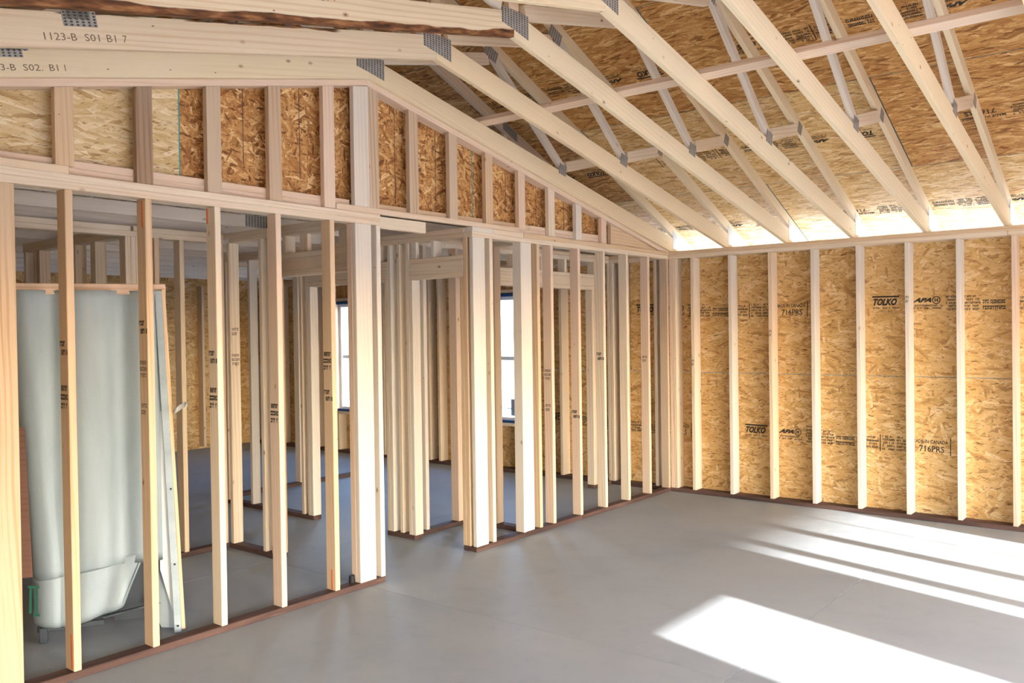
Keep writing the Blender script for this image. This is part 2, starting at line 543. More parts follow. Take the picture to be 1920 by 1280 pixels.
def rough_edges(o, amp, seed):
    rr = random.Random(seed)
    for vtx in o.data.vertices:
        vtx.co += Vector((rr.uniform(-amp, amp), rr.uniform(-amp, amp), rr.uniform(-amp, amp)))

# ---- printed marks -------------------------------------------------
def text_bm(bm, body, height, x, y, width=None, shear=0.0, bold=0.0):
    cu = bpy.data.curves.new('t', 'FONT')
    cu.body = body
    cu.size = 1.0
    cu.shear = shear
    cu.offset = bold
    cu.resolution_u = 2
    ob = bpy.data.objects.new('t', cu)
    COL.objects.link(ob)
    dg = bpy.context.evaluated_depsgraph_get()
    me = bpy.data.meshes.new_from_object(ob.evaluated_get(dg))
    xs = [v.co.x for v in me.vertices]; ys = [v.co.y for v in me.vertices]
    sy = height / (max(ys) - min(ys))
    sx = sy if width is None else width / (max(xs) - min(xs))
    me.transform(Matrix.Translation((x - min(xs) * sx, y - min(ys) * sy, 0)) @ Matrix.Diagonal((sx, sy, 1, 1)))
    bm.from_mesh(me)
    bpy.data.meshes.remove(me)
    bpy.data.objects.remove(ob)
    bpy.data.curves.remove(cu)

def bar(bm, x0, x1, y0, y1):
    bm.faces.new([bm.verts.new(p) for p in ((x0, y0, 0), (x1, y0, 0), (x1, y1, 0), (x0, y1, 0))])

def tiny_rows(bm, x0, x1, y0, y1, rows, rr):
    """rows of print too small to read: broken strokes"""
    hgt = (y1 - y0) / rows
    for k in range(rows):
        x = x0 + rr.uniform(0, 0.01)
        yb = y0 + k * hgt
        while x < x1 - 0.006:
            wd = rr.uniform(0.006, 0.013)
            if rr.random() < 0.82:
                t = rr.random()
                b = yb + hgt * 0.18; tp = yb + hgt * 0.82
                if t < .35:
                    bar(bm, x, x + wd * .45, b, tp); bar(bm, x, x + wd, tp - hgt * .22, tp)
                elif t < .7:
                    bar(bm, x, x + wd * .42, b, tp); bar(bm, x + wd * .58, x + wd, b, tp)
                else:
                    bar(bm, x, x + wd, b, b + hgt * .25); bar(bm, x, x + wd, tp - hgt * .25, tp)
            x += wd + 0.0025

def finish(bm, name, mat):
    me = bpy.data.meshes.new(name)
    bm.to_mesh(me); bm.free()
    me.materials.append(mat)
    return me

def sheet_stamp():
    rr = random.Random(3)
    bm = bmesh.new()
    text_bm(bm, 'TOLKO', 0.064, 0.005, 0.0, 0.20, 0.35, 0.05)
    bar(bm, -0.005, 0.225, 0.072, 0.086)
    tiny_rows(bm, 0.0, 0.225, -0.032, -0.012, 1, rr)
    text_bm(bm, 'MILL 400', 0.017, 0.06, -0.058, 0.11)
    text_bm(bm, 'APA', 0.040, 0.335, 0.022, 0.150, 0.45, 0.055)
    # round certification mark
    cx, cy = 0.525, 0.040
    n = 20
    for i in range(n):
        a0, a1 = 2 * math.pi * i / n, 2 * math.pi * (i + 1) / n
        bm.faces.new([bm.verts.new((cx + rd * math.cos(a), cy + rd * math.sin(a), 0))
                      for rd, a in ((0.026, a0), (0.034, a0), (0.034, a1), (0.026, a1))])
    bar(bm, cx - .014, cx - .006, cy - .016, cy + .016); bar(bm, cx + .004, cx + .013, cy - .016, cy + .016); bar(bm, cx - .014, cx + .013, cy - .003, cy + .004)
    tiny_rows(bm, 0.335, 0.57, -0.040, 0.006, 2, rr)
    tiny_rows(bm, 0.60, 0.72, -0.055, 0.080, 5, rr)
    tiny_rows(bm, 0.74, 0.86, -0.055, 0.080, 5, rr)
    tiny_rows(bm, 0.88, 1.05, -0.055, 0.045, 2, rr)
    tiny_rows(bm, 1.12, 1.26, -0.055, 0.060, 4, rr)
    bar(bm, 1.12, 1.26, 0.010, 0.016)
    bar(bm, 1.27, 1.278, -0.075, 0.075)
    tiny_rows(bm, 1.29, 1.40, -0.065, 0.075, 5, rr)
    tiny_rows(bm, 1.41, 1.50, -0.065, 0.075, 5, rr)
    text_bm(bm, 'MADE IN CANADA', 0.032, 1.545, 0.028, 0.285, 0, 0.02)
    text_bm(bm, '716PRS', 0.054, 1.60, -0.045, 0.20, 0, 0.012)
    bar(bm, 1.845, 1.852, -0.065, 0.085)
    return finish(bm, 'panel_stamp', M_INK)
STAMP = sheet_stamp()

def grade_stamp(seed, mat, rows=2, w=0.06, h=0.05):
    rr = random.Random(seed)
    bm = bmesh.new()
    tiny_rows(bm, -w / 2, w / 2, -h / 2, h / 2, rows, rr)
    return finish(bm, 'grade_stamp', mat)
GRADE = [grade_stamp(11, M_INK, 2, .078, .085), grade_stamp(12, M_INK2, 3, .07, .10), grade_stamp(13, M_INK, 3, .078, .13), grade_stamp(14, M_INK2, 2, .06, .07)]

def mark(name, me, parent, origin, xdir, ydir):
    xa, ya = Vector(xdir).normalized(), Vector(ydir).normalized()
    za = xa.cross(ya)
    return link(name, me, frame(xa, ya, za, Vector(origin) + za * 0.0012), parent)

# ------------------------------------------------------------------ floor and ground
floor = empty('floor', (0, 0, 0), 'grey concrete slab floor with sawn control joints', 'floor', 'structure')
JX = [-7.45, -4.6, -1.1, 2.53, 7.55]
JY = [-8.35, -4.12, 0.16]
for i in range(len(JX) - 1):
    for j in range(len(JY) - 1):
        bx('slab', floor, JX[i] + .0018, JX[i + 1] - .0018, JY[j] + .0018, JY[j + 1] - .0018, -0.12, 0.0, M_CONC, axis=0, bev=0.0006)
bx('joint_bed', floor, -7.4, 7.5, -8.3, 0.1, -0.16, -0.02 - .101, M_TREAT, axis=0, bev=0)
gm = bpy.data.meshes.new('ground')
gm.from_pydata([(-150, -150, -0.25), (150, -150, -0.25), (150, 150, -0.25), (-150, 150, -0.25)], [], [(0, 1, 2, 3)])
gm.materials.append(M_GROUND)
g = link('ground', gm, Matrix.Identity(4))
g['label'] = 'pale open ground outside around the house'; g['category'] = 'ground'; g['kind'] = 'structure'

# ------------------------------------------------------------------ framed wall on the left (X = 0 plane)
S = 0.4064
T4, T6, T2 = 0.089, 0.140, 0.038
ZS, ZP, ZT = 0.038, 2.391, 2.467
wl = empty('wall_left', (-0.045, -3.5, 0), 'open stud partition on the left with doorway gap in its middle', 'wall', 'structure')
bx('bottom_plate', wl, -T4, 0, -6.95, -3.98, 0, ZS, M_TREAT)
bx('bottom_plate', wl, -T4, 0, -3.05, -1.62, 0, ZS, M_TREAT)
bx('bottom_plate', wl, -T4, 0, -1.616, -0.001, 0, ZS, M_TREAT)
bx('top_plate', wl, -T4, 0, -6.95, -3.98, ZP, ZP + T2, M_WOOD)
bx('top_plate', wl, -T4, 0, -6.95, -3.978, ZP + T2, ZT, M_WOOD)
bx('top_plate', wl, -T4, 0, -3.05, -0.001, ZP, ZP + T2, M_WOOD)
bx('top_plate', wl, -T4, 0, -3.045, -2.80, ZP + T2, ZT, M_WHITE)
bx('top_plate', wl, -T4, 0, -2.798, -2.42, ZP + T2, ZT, M_WOOD)
bx('top_plate', wl, -T4, 0, -2.418, -0.001, ZP + T2, ZT, M_GOLD)
mats_near = [M_GOLD, M_GOLD, M_WOOD, M_PINK, M_GOLD]
near = []
for k in range(5):
    yr = -5.9968 + S * k
    near.append(bx('stud', wl, -T4, 0, yr - T2, yr, ZS, ZP, mats_near[k]))
# wide flat post at the frame's edge
M_FIR = wood_mat('figured_fir', [(0.0, (0.66, 0.49, 0.33)), (1.0, (0.64, 0.47, 0.31))], contrast=1.7, fig=0.055)
bx('stud', wl, -T2, 0, -6.402, -6.262, ZS, ZP, M_FIR)
bx('stud', wl, -T4, -T2, -6.402, -6.364, ZS, ZP, M_WOOD)
# post at the end of the near part
bx('stud', wl, -T2, 0, -4.200, -4.062, ZS, ZP, M_WHITE)
bx('stud', wl, -T4, -T2 - .001, -4.200, -4.162, ZS, ZP, M_PINK)
bx('stud', wl, -T4, 0, -4.018, -3.980, ZS, ZP, M_WHITE)
# far part
bx('stud', wl, -T2, 0, -3.046, -2.906, ZS, ZP, M_WHITE)
bx('stud', wl, -T4, 0, -2.850, -2.812, ZS, ZP, M_WOOD)
bx('stud', wl, -T4, 0, -2.462, -2.424, ZS, ZP, M_WHITE)
bx('stud', wl, -0.045, -0.007, -2.423, -2.312, ZS, ZP, M_WHITE)
bx('stud', wl, -T4, 0, -2.245, -2.207, ZS, ZP, M_GOLD)
far = []
for k in range(5):
    yr = -2.017 + S * k
    far.append(bx('stud', wl, -T4, 0, yr - T2, yr, ZS, ZP, [M_PINK, M_PINK, M_WOOD, M_WOOD, M_PINK][k]))
corner = bx('stud', wl, -T4, 0, -0.040, -0.002, ZS, ZP, M_WORN)
# tie piece over the doorway gap, behind the plates
bx('tie_block', wl, -0.130, -0.092, -3.98, -3.45, 2.388, 2.477, M_WOOD)
# lumber grade stamps on the stud sides
for st, z, g_ in ((near[0], 1.62, 0), (near[0], 1.38, 2), (near[1], 1.72, 0), (near[1], 1.50, 1), (near[1], 1.29, 3),
                  (near[2], 1.55, 0), (near[2], 1.32, 2), (near[3], 1.20, 2), (near[4], 1.50, 2), (near[4], 1.28, 0),
                  (far[0], 1.30, 1), (far[0], 1.02, 3), (far[1], 0.93, 0), (far[2], 1.43, 0), (far[4], 1.38, 3)):
    wy = st.matrix_basis.translation.y - T2 / 2
    mark('grade_stamp', GRADE[g_], st, (-0.045, wy, z), (1, 0, 0), (0, 0, 1))
for st, z0, z1, xo in ((near[1], 2.24, 2.38, -0.030), (near[2], 2.30, 2.385, -0.075), (near[4], 0.045, 0.17, -0.035), (near[0], 0.05, 0.22, -0.02)):
    wy = st.matrix_basis.translation.y - T2 / 2
    bx('paint_mark', st, xo - .006, xo + .006, wy - .0014, wy - .0004, z0, z1, M_ORANGE, bev=0)

# ------------------------------------------------------------------ gable infill above the left wall
APEX, BZ, SL = -4.08, 2.47, 0.2145
def Lz(y):   # underside of the scissor truss bottom chord
    return BZ + SL * (-y) if y >= APEX else BZ + SL * (-APEX) - SL * (APEX - y)
ZA = Lz(APEX)
wg = empty('wall_gable', (-0.05, -4.08, ZT), 'triangular gable infill of short flat studs and strand board above the left wall', 'wall', 'structure')
# strand board behind
def gable_panel(y0, y1, mat):
    ys = [y0] + ([APEX] if y0 < APEX < y1 else []) + [y1]
    pts = [(y0, ZT + .002), (y1, ZT + .002)] + [(y, max(Lz(y) - .002, ZT + .006)) for y in reversed(ys)]
    return prism('osb_panel', wg, pts, -0.112, -0.101, mat, (1, 0), 0.0, M_EDGE)
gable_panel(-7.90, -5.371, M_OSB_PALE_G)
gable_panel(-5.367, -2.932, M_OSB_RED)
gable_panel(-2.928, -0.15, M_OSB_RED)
for y in [-5.369 + S * k for k in range(0, 11)]:
    teal = abs(y + 5.369) < .01 or abs(y + 2.93) < .01
    top = Lz(y) - .02
    bot = ZT + (0.08 if teal else 0.15 * ((abs(y) * 3) % 1) + .07)
    if top > bot + .05:
        wdt = .0035 if teal else .0022
        bx('guide_line', wg, -0.1008, -0.0998, y - wdt, y + wdt, bot, top, M_TEAL if teal else M_LINE, bev=0)
# setback double plate
for z0, z1 in ((ZT + .0005, ZT + T2), (ZT + T2, ZT + 2 * T2)):
    bx('sole_plate', wg, -0.0995, -0.039, -7.6, -4.21, z0, z1, M_PINK)
    bx('sole_plate', wg, -0.0995, -0.039, -3.98, -2.36 if z0 < ZT + .01 else -2.29, z0, z1, M_GOLD)
    bx('sole_plate', wg, -0.0995, -0.039, -2.357 if z0 < ZT + .01 else -2.287, -1.13, z0, z1, M_PINK)
# flush strips
bx('sole_plate', wg, -T2, 0, -7.6, -6.012, ZT, ZT + T2, M_WOOD)
bx('sole_plate', wg, -T4, 0.0, -4.352, -2.42, ZT + .0005, ZT + T2, M_WOOD)
# sloping top plates
prism('gable_plate', wg, [(APEX, ZA - .04), (-0.19, Lz(-0.19) - .04), (-0.012, ZT + .002), (-0.012, Lz(-.012) - .001), (APEX, ZA - .001)], -T4, 0, M_PINK, (1, -SL))
prism('gable_plate', wg, [(APEX, ZA - .04), (APEX, ZA - .001), (-7.9, Lz(-7.9) - .001), (-7.9, Lz(-7.9) - .04)], -T4, 0, M_PINK, (1, SL))
def gstud(yr, w, zb, mat, x0=-T2, x1=0.0):
    y0, y1 = yr - w, yr
    prism('gable_stud', wg, [(y0, zb), (y1, zb), (y1, Lz(y1) - .041), (y0, Lz(y0) - .041)], x0, x1, mat, (0, 1))
gm_l = [M_GOLD, M_OLD, M_WORN, M_WORN, M_PINK]
for k in range(5):
    yr = -5.985 + S * k
    gstud(yr, T4, ZT + .001 if k else ZT + T2, gm_l[k])
gstud(-6.39, T4, ZT + T2, M_WOOD)
gstud(-6.80, T4, ZT + T2, M_WOOD)
gstud(-4.070, 0.130, ZT + T2, M_WHITE)
gstud(-3.983, T4 - .003, ZT + T2, M_WORN)
gm_r = [M_WORN, M_WORN, M_GOLD, M_PINK, M_WOOD, M_WHITE, M_PINK]
for k in range(7):
    yr = -3.610 + S * k
    gstud(yr, T4, ZT + T2 if yr < -2.42 else ZT + .001, gm_r[k])
y0, y1 = -1.065, -0.20
prism('infill_board', wg, [(y0, ZT + .001), (y1, ZT + .001), (y1, Lz(y1) - .042), (y0, Lz(y0) - .042)], -0.060, -0.022, M_GOLD, (1, 0))

# ------------------------------------------------------------------ right exterior wall (Y = 0 plane)
wr = empty('wall_right', (0, 0.07, 0), 'long stud wall on the right backed with golden strand board panels', 'wall', 'structure')
for a, b in ((-7.2, -2.6), (-2.597, 0.0), (0.003, 4.9), (4.903, 7.3)):
    bx('bottom_plate', wr, a, b, 0, T6, 0, ZS, M_TREAT)
for a, b in ((-7.2, -3.0), (-2.997, -0.0), (0.003, 3.063), (3.066, 7.3)):
    bx('top_plate', wr, a, b, 0, T6, ZP, ZP + T2, M_WOOD)
for a, b in ((-7.2, -4.0), (-3.997, -0.05), (-0.047, 7.3)):
    bx('top_plate', wr, a, b, 0, T6, ZP + T2, ZT, M_GOLD)
W2 = (-2.92, -2.02); W1 = (-5.27, -4.37); WZ = (0.60, 2.09)
def clear_of_window(x0, x1):
    return all(x1 < a - .005 or x0 > b + .005 for a, b in (W1, W2))
rstuds = []
sm = [M_WOOD, M_WHITE, M_WOOD, M_WHITE, M_WHITE, M_WHITE, M_WHITE, M_PINK]
for k in range(1, 18):
    x = 0.2447 + S * (k - 1)
    if k == 6:
        x += .004
    if x > 7.2: break
    rstuds.append(bx('stud', wr, x, x + T2, 0, T6, ZS, ZP, sm[(k - 1) % 8]))
bx('stud', wr, 0.001, 0.039, 0, T6, ZS, ZP, M_PINK)
bx('stud', wr, 0.041, 0.079, 0, T6, ZS, ZP, M_WOOD)
for x in (-0.180, -0.590, -0.715, -0.757, -1.399, -1.86, -3.48, -3.30, -3.88, -4.20, -5.75, -6.15, -6.56, -6.97):
    bx('stud', wr, x, x + T2, 0, T6, ZS, ZP, M_WOOD)
for a, b in (W1, W2):
    bx('stud', wr, a - .080, a - .042, 0, T6, ZS, ZP, M_WOOD)
    bx('trimmer', wr, a - .040, a - .002, 0, T6, ZS, 2.13, M_WOOD)
    bx('stud', wr, b + .042, b + .080, 0, T6, ZS, ZP, M_WOOD)
    bx('trimmer', wr, b + .002, b + .040, 0, T6, ZS, 2.13, M_WOOD)
    bx('sill_plate', wr, a, b, 0, T6, 0.545, 0.583, M_WOOD)
    bx('header', wr, a - .04, b + .04, 0, T6, 2.131, 2.17, M_WOOD)
    bx('header', wr, a - .04, b + .04, 0.05, T6, 2.171, ZP, M_OSB_DARK, axis=0)
    for x in (a, a + .43, b - T2):
        bx('cripple', wr, x, x + T2, 0, T6, ZS, 0.545, M_WOOD)
OSBM = (M_OSB, M_EDGE)
def wall_sheet(x0, x1, z0, z1, mat=OSBM):
    # local x along the sheet, local y up the wall, local z outwards
    me = box_mesh(x1 - x0, z1 - z0, 0.011, mat, 0.0008)
    return link('osb_panel', me, frame(Vector((1, 0, 0)), Vector((0, 0, 1)), Vector((0, -1, 0)), ((x0 + x1) / 2, T6 + .0062, (z0 + z1) / 2)), wr)
GAP = .0022
rows = []
for row, z0, z1, start in ((0, -0.05, 1.225, 0.67), (1, 1.225, ZT + .01, -0.55)):
    x = start - 2.44 * 3
    while x < 7.3:
        a, b = max(x, -7.3), min(x + 2.44, 7.35)
        if b - a > .05:
            # split around the windows
            segs = [(a, b)]
            for wa, wb in (W1, W2):
                ns = []
                for s0, s1 in segs:
                    if s1 <= wa or s0 >= wb:
                        ns.append((s0, s1))
                    else:
                        if s0 < wa: ns.append((s0, wa))
                        if s1 > wb: ns.append((wb, s1))
                        c0, c1 = max(s0, wa), min(s1, wb)
                        if row == 0: wall_sheet(c0, c1, z0, WZ[0])
                        else: wall_sheet(c0, c1, WZ[1], z1)
                segs = ns
            for s0, s1 in segs:
                if s1 - s0 > .02:
                    pn = wall_sheet(s0 + GAP, s1 - GAP, z0 + (GAP if row else 0), z1 - (0 if row else GAP))
                    if s1 - s0 > 2.0:
                        zz = 1.855 if row else 0.64
                        mark('panel_stamp', STAMP, pn, (s0 + .085, T6 + .0007, zz), (1, 0, -0.012), (0.012, 0, 1))
        x += 2.44
def wrap(x0, x1, z0, z1):
    bx('wall_light_cover', wr, x0, x1, T6 + .0125, T6 + .0145, z0, z1, M_PAPER, axis=0, bev=0)  # unseen outer layer, added to stop sky light leaking through the seams
wrap(-7.35, W1[0], -.05, ZT); wrap(W1[1], W2[0], -.05, ZT); wrap(W2[1], 7.46, -.05, ZT)
for w_ in (W1, W2):
    wrap(*w_, -.05, WZ[0]); wrap(*w_, WZ[1], ZT)
for st, z in ((rstuds[0], 1.33), (rstuds[2], 1.62), (rstuds[5], 1.9)):
    wy = st.matrix_basis.translation
    mark('grade_stamp', GRADE[3], st, (wy.x, 0.0, z), (1, 0, 0), (0, 0, 1)).scale = (0.5, 1, 1)

# ------------------------------------------------------------------ windows in that wall
def window(idx, a, b, sticker):
    w = empty('window_%d' % idx, ((a + b) / 2, 0.08, WZ[0]),
              'white single-hung window with blue flashing, ' + ('seen deepest through the doorway gap' if idx == 1 else 'nearer one behind the far studs'), 'window', 'structure')
    z0, z1 = WZ
    f = .045
    bx('window_frame', w, a, a + f, .06, .15, z0, z1, M_VINYL)
    bx('window_frame', w, b - f, b, .06, .15, z0, z1, M_VINYL)
    bx('window_frame', w, a + f, b - f, .06, .15, z0, z0 + f, M_VINYL)
    bx('window_frame', w, a + f, b - f, .06, .15, z1 - f, z1, M_VINYL)
    bx('meeting_rail', w, a + f, b - f, .085, .125, 1.325, 1.372, M_VINYL)
    bx('flashing_tape', w, a - .002, b + .002, .012, .058, z1 - .004, z1 + .030, M_BLUE)
    bx('flashing_tape', w, a - .002, b + .002, .012, .058, z0 - .016, z0 + .014, M_BLUE)
    bx('glass_pane', w, a + f, b - f, .118, .122, z0 + f, 1.325, M_GLASS, axis=0, bev=0)
    bx('glass_pane', w, a + f, b - f, .100, .104, 1.372, z1 - f, M_GLASS, axis=0, bev=0)
    bx('grille_bar', w, a + f, b - f, .112, .117, 0.74, 0.75, M_LABEL, bev=0)
    bx('sticker', w, *sticker, .112, .1165, .66, .86, M_LABEL, bev=0)
window(1, *W1, (-4.99, -4.93))
window(2, *W2, (-2.20, -2.10))

# ------------------------------------------------------------------ partitions behind the left wall
def wallE(name, loc, label):
    return empty(name, loc, label, 'wall', 'structure')
# hall partition nearest the camera (runs along X at Y -4.07..-3.98)
h1 = wallE('wall_hall_near', (-0.9, -4.025, 0), 'stud partition with a doorway on the near side of the hall')
ya, yb = -4.069, -3.981
bx('bottom_plate', h1, -1.70, -1.066, ya, yb, 0, ZS, M_TREAT)
bx('top_plate', h1, -1.64, -T4 - .001, ya, yb, ZP, ZP + T2, M_WOOD)
bx('top_plate', h1, -1.80, -T4 - .001, ya, yb, ZP + T2 + .0005, ZT, M_WOOD)
p1post = bx('stud', h1, -1.672, -1.634, ya, yb, ZS, ZP, M_WOOD)
bx('stud', h1, -1.251, -1.213, ya, yb, ZS, ZP, M_WOOD)
bx('stud', h1, -1.140, -1.102, ya, yb, ZS, ZP, M_WOOD)
bx('trimmer', h1, -1.101, -1.063, ya, yb, ZS, 2.095, M_GOLD)
def header(parent, x0, x1, y0, y1):
    bx('header', parent, x0, x1, y0, y1, 2.095, 2.133, M_WOOD)
    ax = 0 if x1 - x0 > y1 - y0 else 1
    if ax == 0:
        bx('header', parent, x0, x1, y0, y0 + .042, 2.1335, 2.2220, M_WOOD)
        bx('header', parent, x0, x1, y1 - .042, y1, 2.1335, 2.2220, M_WOOD)
    else:
        bx('header', parent, x0, x0 + .042, y0, y1, 2.1335, 2.2220, M_WOOD)
        bx('header', parent, x1 - .042, x1, y0, y1, 2.1335, 2.2220, M_WOOD)
    bx('header', parent, x0, x1, y0, y1, 2.2225, 2.2600, M_WOOD)
header(h1, -1.101, -0.132, ya, yb)
bx('trimmer', h1, -0.170, -0.132, ya, yb, ZS, 2.094, M_WOOD)
bx('stud', h1, -0.130, -0.092, ya, yb, ZS, ZP, M_WOOD)
for x, w in ((-0.95, T2), (-0.79, T4), (-0.36, T4)):
    bx('cripple', h1, x, x + w, ya if w < .05 else ya + .03, yb if w < .05 else ya + .03 + T2, 2.2605, ZP, M_WOOD)
mark('grade_stamp', GRADE[1], p1post, (-1.634, -4.025, 1.48), (0, 1, 0), (0, 0, 1))
mark('grade_stamp', GRADE[3], p1post, (-1.634, -4.025, 1.70), (0, 1, 0), (0, 0, 1))

# bathroom back wall (runs along Y at X -1.79..-1.70)
h4 = wallE('wall_bathroom', (-1.745, -5.0, 0), 'stud wall with a wide opening behind the white shower unit')
xa_, xb_ = -1.788, -1.700
bx('bottom_plate', h4, xa_, xb_, -4.94, -4.070, 0, ZS, M_TREAT)
bx('bottom_plate', h4, xa_, xb_, -7.6, -6.2, 0, ZS, M_TREAT)
bx('top_plate', h4, xa_, xb_, -7.6, -4.070, ZP, ZP + T2, M_WOOD)
bx('top_plate', h4, xa_, xb_, -7.6, -4.82, ZP + T2, ZT, M_WOOD)
bx('top_plate', h4, xa_, xb_, -4.80, -4.070, ZP + T2, ZT, M_WOOD)
for y in (-4.864, -4.825, -4.786, -4.646):
    bx('stud', h4, xa_, xb_, y, y + T2, ZS, ZP, M_WOOD if y < -4.7 else M_GOLD)
bx('stud', h4, xa_, xb_, -4.446, -4.408, ZS, ZP, M_BARK_LO)
bx('stud', h4, xa_, xb_, -4.110, -4.072, ZS, ZP, M_WOOD)
for y in (-6.25, -6.65, -7.05):
    bx('stud', h4, xa_, xb_, y, y + T2, ZS, ZP, M_WOOD)

# partition deeper behind the bathroom
h7 = wallE('wall_linen', (-2.6, -4.79, 0), 'dim stud partition glimpsed above the shower unit')
bx('bottom_plate', h7, -3.48, -1.80, -4.84, -4.752, 0, ZS, M_TREAT)
bx('top_plate', h7, -3.48, -1.80, -4.84, -4.752, ZP, ZP + T2, M_WOOD)
bx('top_plate', h7, -3.48, -1.80, -4.84, -4.752, ZP + T2, ZT, M_WOOD)
for x in (-2.28, -2.24, -2.60, -2.56, -3.20, -3.28, -3.46):
    bx('stud', h7, x, x + T2, -4.84, -4.752, ZS, ZP, M_WOOD)

# far side of the hall (Y -3.05..-2.96)
h2 = wallE('wall_hall_far', (-1.6, -3.005, 0), 'stud partition with two doorways on the far side of the hall')
ya, yb = -3.048, -2.960
for a, b in ((-0.135, -T4 - .001), (-0.985, -0.662), (-3.49, -1.944)):
    bx('bottom_plate', h2, a, b, ya, yb, 0, ZS, M_TREAT)
bx('top_plate', h2, -3.49, -T4 - .001, ya, yb, ZP, ZP + T2, M_WOOD)
bx('top_plate', h2, -0.72, -T4 - .001, ya, yb, ZP + T2 + .0005, ZT, M_WOOD)
bx('top_plate', h2, -3.49, -0.725, ya, yb, ZP + T2 + .0005, ZT, M_WOOD)
bx('trimmer', h2, -0.139, -0.101, ya, yb, ZS, 2.0945, M_GOLD)
bx('stud', h2, -0.1005, -0.0625, ya, yb, ZS, ZP, M_GOLD)
header(h2, -0.688, -0.1015, ya, yb)
bx('trimmer', h2, -0.688, -0.650, ya, yb, ZS, 2.0945, M_WHITE)
bx('stud', h2, -0.727, -0.689, ya, yb, ZS, ZP, M_WOOD)
bx('stud', h2, -0.840, -0.802, ya + .01, yb, ZS, ZP, M_WOOD)
bx('stud', h2, -0.938, -0.900, ya, yb, ZS, ZP, M_WHITE)
bx('trimmer', h2, -0.977, -0.939, ya, yb, ZS, 2.0945, M_WOOD)
bx('cripple', h2, -0.66, -0.60, ya, ya + T2, 2.2605, ZP, M_WHITE)
bx('cripple', h2, -0.44, -0.402, ya, yb, 2.2605, ZP, M_WHITE)
header(h2, -1.982, -0.940, ya, yb)
for x, w in ((-1.80, T4), (-1.40, T4), (-1.05, T2)):
    bx('cripple', h2, x, x + w, ya, ya + T2 if w > .05 else yb, 2.2605, ZP, M_WOOD)
bx('trimmer', h2, -1.982, -1.944, ya, yb, ZS, 2.0945, M_WHITE)
bx('stud', h2, -2.021, -1.983, ya, yb, ZS, ZP, M_WOOD)
bx('stud', h2, -2.11, -2.072, ya, yb, ZS, ZP, M_WOOD)
bx('stud', h2, -2.898, -2.860, ya, yb, ZS, ZP, M_WHITE)
bx('stud', h2, -2.50, -2.462, ya, yb, ZS, ZP, M_WOOD)
bx('stud', h2, -3.30, -3.262, ya, yb, ZS, ZP, M_WOOD)

# closet partition (X -0.81..-0.72) and its short return
h3 = wallE('wall_closet', (-0.765, -1.7, 0), 'closet partition with a wide header opening behind the far studs')
xa_, xb_ = -0.808, -0.720
bx('bottom_plate', h3, xa_, xb_, -2.959, -2.36, 0, ZS, M_TREAT)
bx('bottom_plate', h3, xa_, xb_, -0.34, -0.002, 0, ZS, M_TREAT)
bx('bottom_plate', h3, -0.719, -T4 - .001, -2.333, -2.245, 0, ZS, M_TREAT)
bx('top_plate', h3, xa_, xb_, -2.959, -0.002, ZP, ZP + T2, M_WOOD)
bx('top_plate', h3, xa_, xb_, -2.959, -0.002, ZP + T2 + .0005, ZT, M_WOOD)
bx('top_plate', h3, -0.719, -T4 - .001, -2.333, -2.245, ZP, ZP + T2, M_WOOD)
bx('stud', h3, xa_, xb_, -2.852, -2.814, ZS, ZP, M_WHITE)
bx('stud', h3, xa_, xb_, -2.455, -2.417, ZS, ZP, M_PINK)
bx('trimmer', h3, xa_, xb_, -2.416, -2.378, ZS, 2.0945, M_WOOD)
bx('stud', h3, -0.430, -0.392, -2.333, -2.245, ZS, ZP, M_WORN)
header(h3, xa_, xb_, -2.416, -0.300)
bx('trimmer', h3, xa_, xb_, -0.338, -0.300, ZS, 2.0945, M_WOOD)
bx('stud', h3, xa_, xb_, -0.298, -0.260, ZS, ZP, M_WOOD)
for y in (-2.05, -1.65, -1.23, -0.83):
    bx('cripple', h3, xa_, xb_, y, y + T2, 2.2605, ZP, M_WOOD)

# bedroom partition (X -3.58..-3.49)
h6 = wallE('wall_bedroom', (-3.535, -1.5, 0), 'dim stud partition far back across the bedroom')
xa_, xb_ = -3.580, -3.492
bx('bottom_plate', h6, xa_, xb_, -2.959, -0.85, 0, ZS, M_TREAT)
bx('top_plate', h6, xa_, xb_, -2.959, -0.002, ZP, ZP + T2, M_WOOD)
bx('top_plate', h6, xa_, xb_, -2.959, -0.002, ZP + T2 + .0005, ZT, M_WOOD)
for y in (-2.9, -2.41, -2.003, -0.42, -0.06):
    bx('stud', h6, xa_, xb_, y, y + T2, ZS, ZP, M_WOOD)

# ------------------------------------------------------------------ the walls outside the picture
BX0, BX1 = 3.85, 4.85
wb = wallE('wall_back', (0, -8.25, 0), 'exterior strand board wall behind the camera with a wide opening')
def plain(parent, x0, x1, y0, y1, z0, z1):
    bx('osb_panel', parent, x0, x1, y0, y1, z0, z1, M_OSB, axis=(0 if x1 - x0 > y1 - y0 else 1), bev=0)
plain(wb, -7.35, BX0, -8.33, -8.31, -0.05, ZT)
plain(wb, BX1, 7.35, -8.33, -8.31, -0.05, ZT)
plain(wb, BX0, BX1, -8.33, -8.31, 2.1, ZT)
bx('top_plate', wb, -7.2, 7.3, -8.30, -8.17, ZP, ZT, M_WOOD)
for x in (-6.8, -6, -5.2, -4.4, -3.6, -2.8, -2.0, -1.2, -0.4, 0.4, 1.2, 2.0, 2.8, 3.80, 4.86, 5.5, 6.2, 6.9):
    bx('stud', wb, x, x + T2, -8.30, -8.17, ZS, ZP, M_WOOD)
we = wallE('wall_east', (7.4, -4, 0), 'exterior strand board wall outside the frame with door and window openings')
def plx(y0, y1, z0, z1):
    bx('osb_panel', we, 7.44, 7.46, y0, y1, z0, z1, M_OSB, axis=1, bev=0)
DY0, DY1, DH = -5.33, -4.42, 2.06
VY0, VY1, VZ0, VZ1 = -3.43, -1.56, 0.55, 2.32
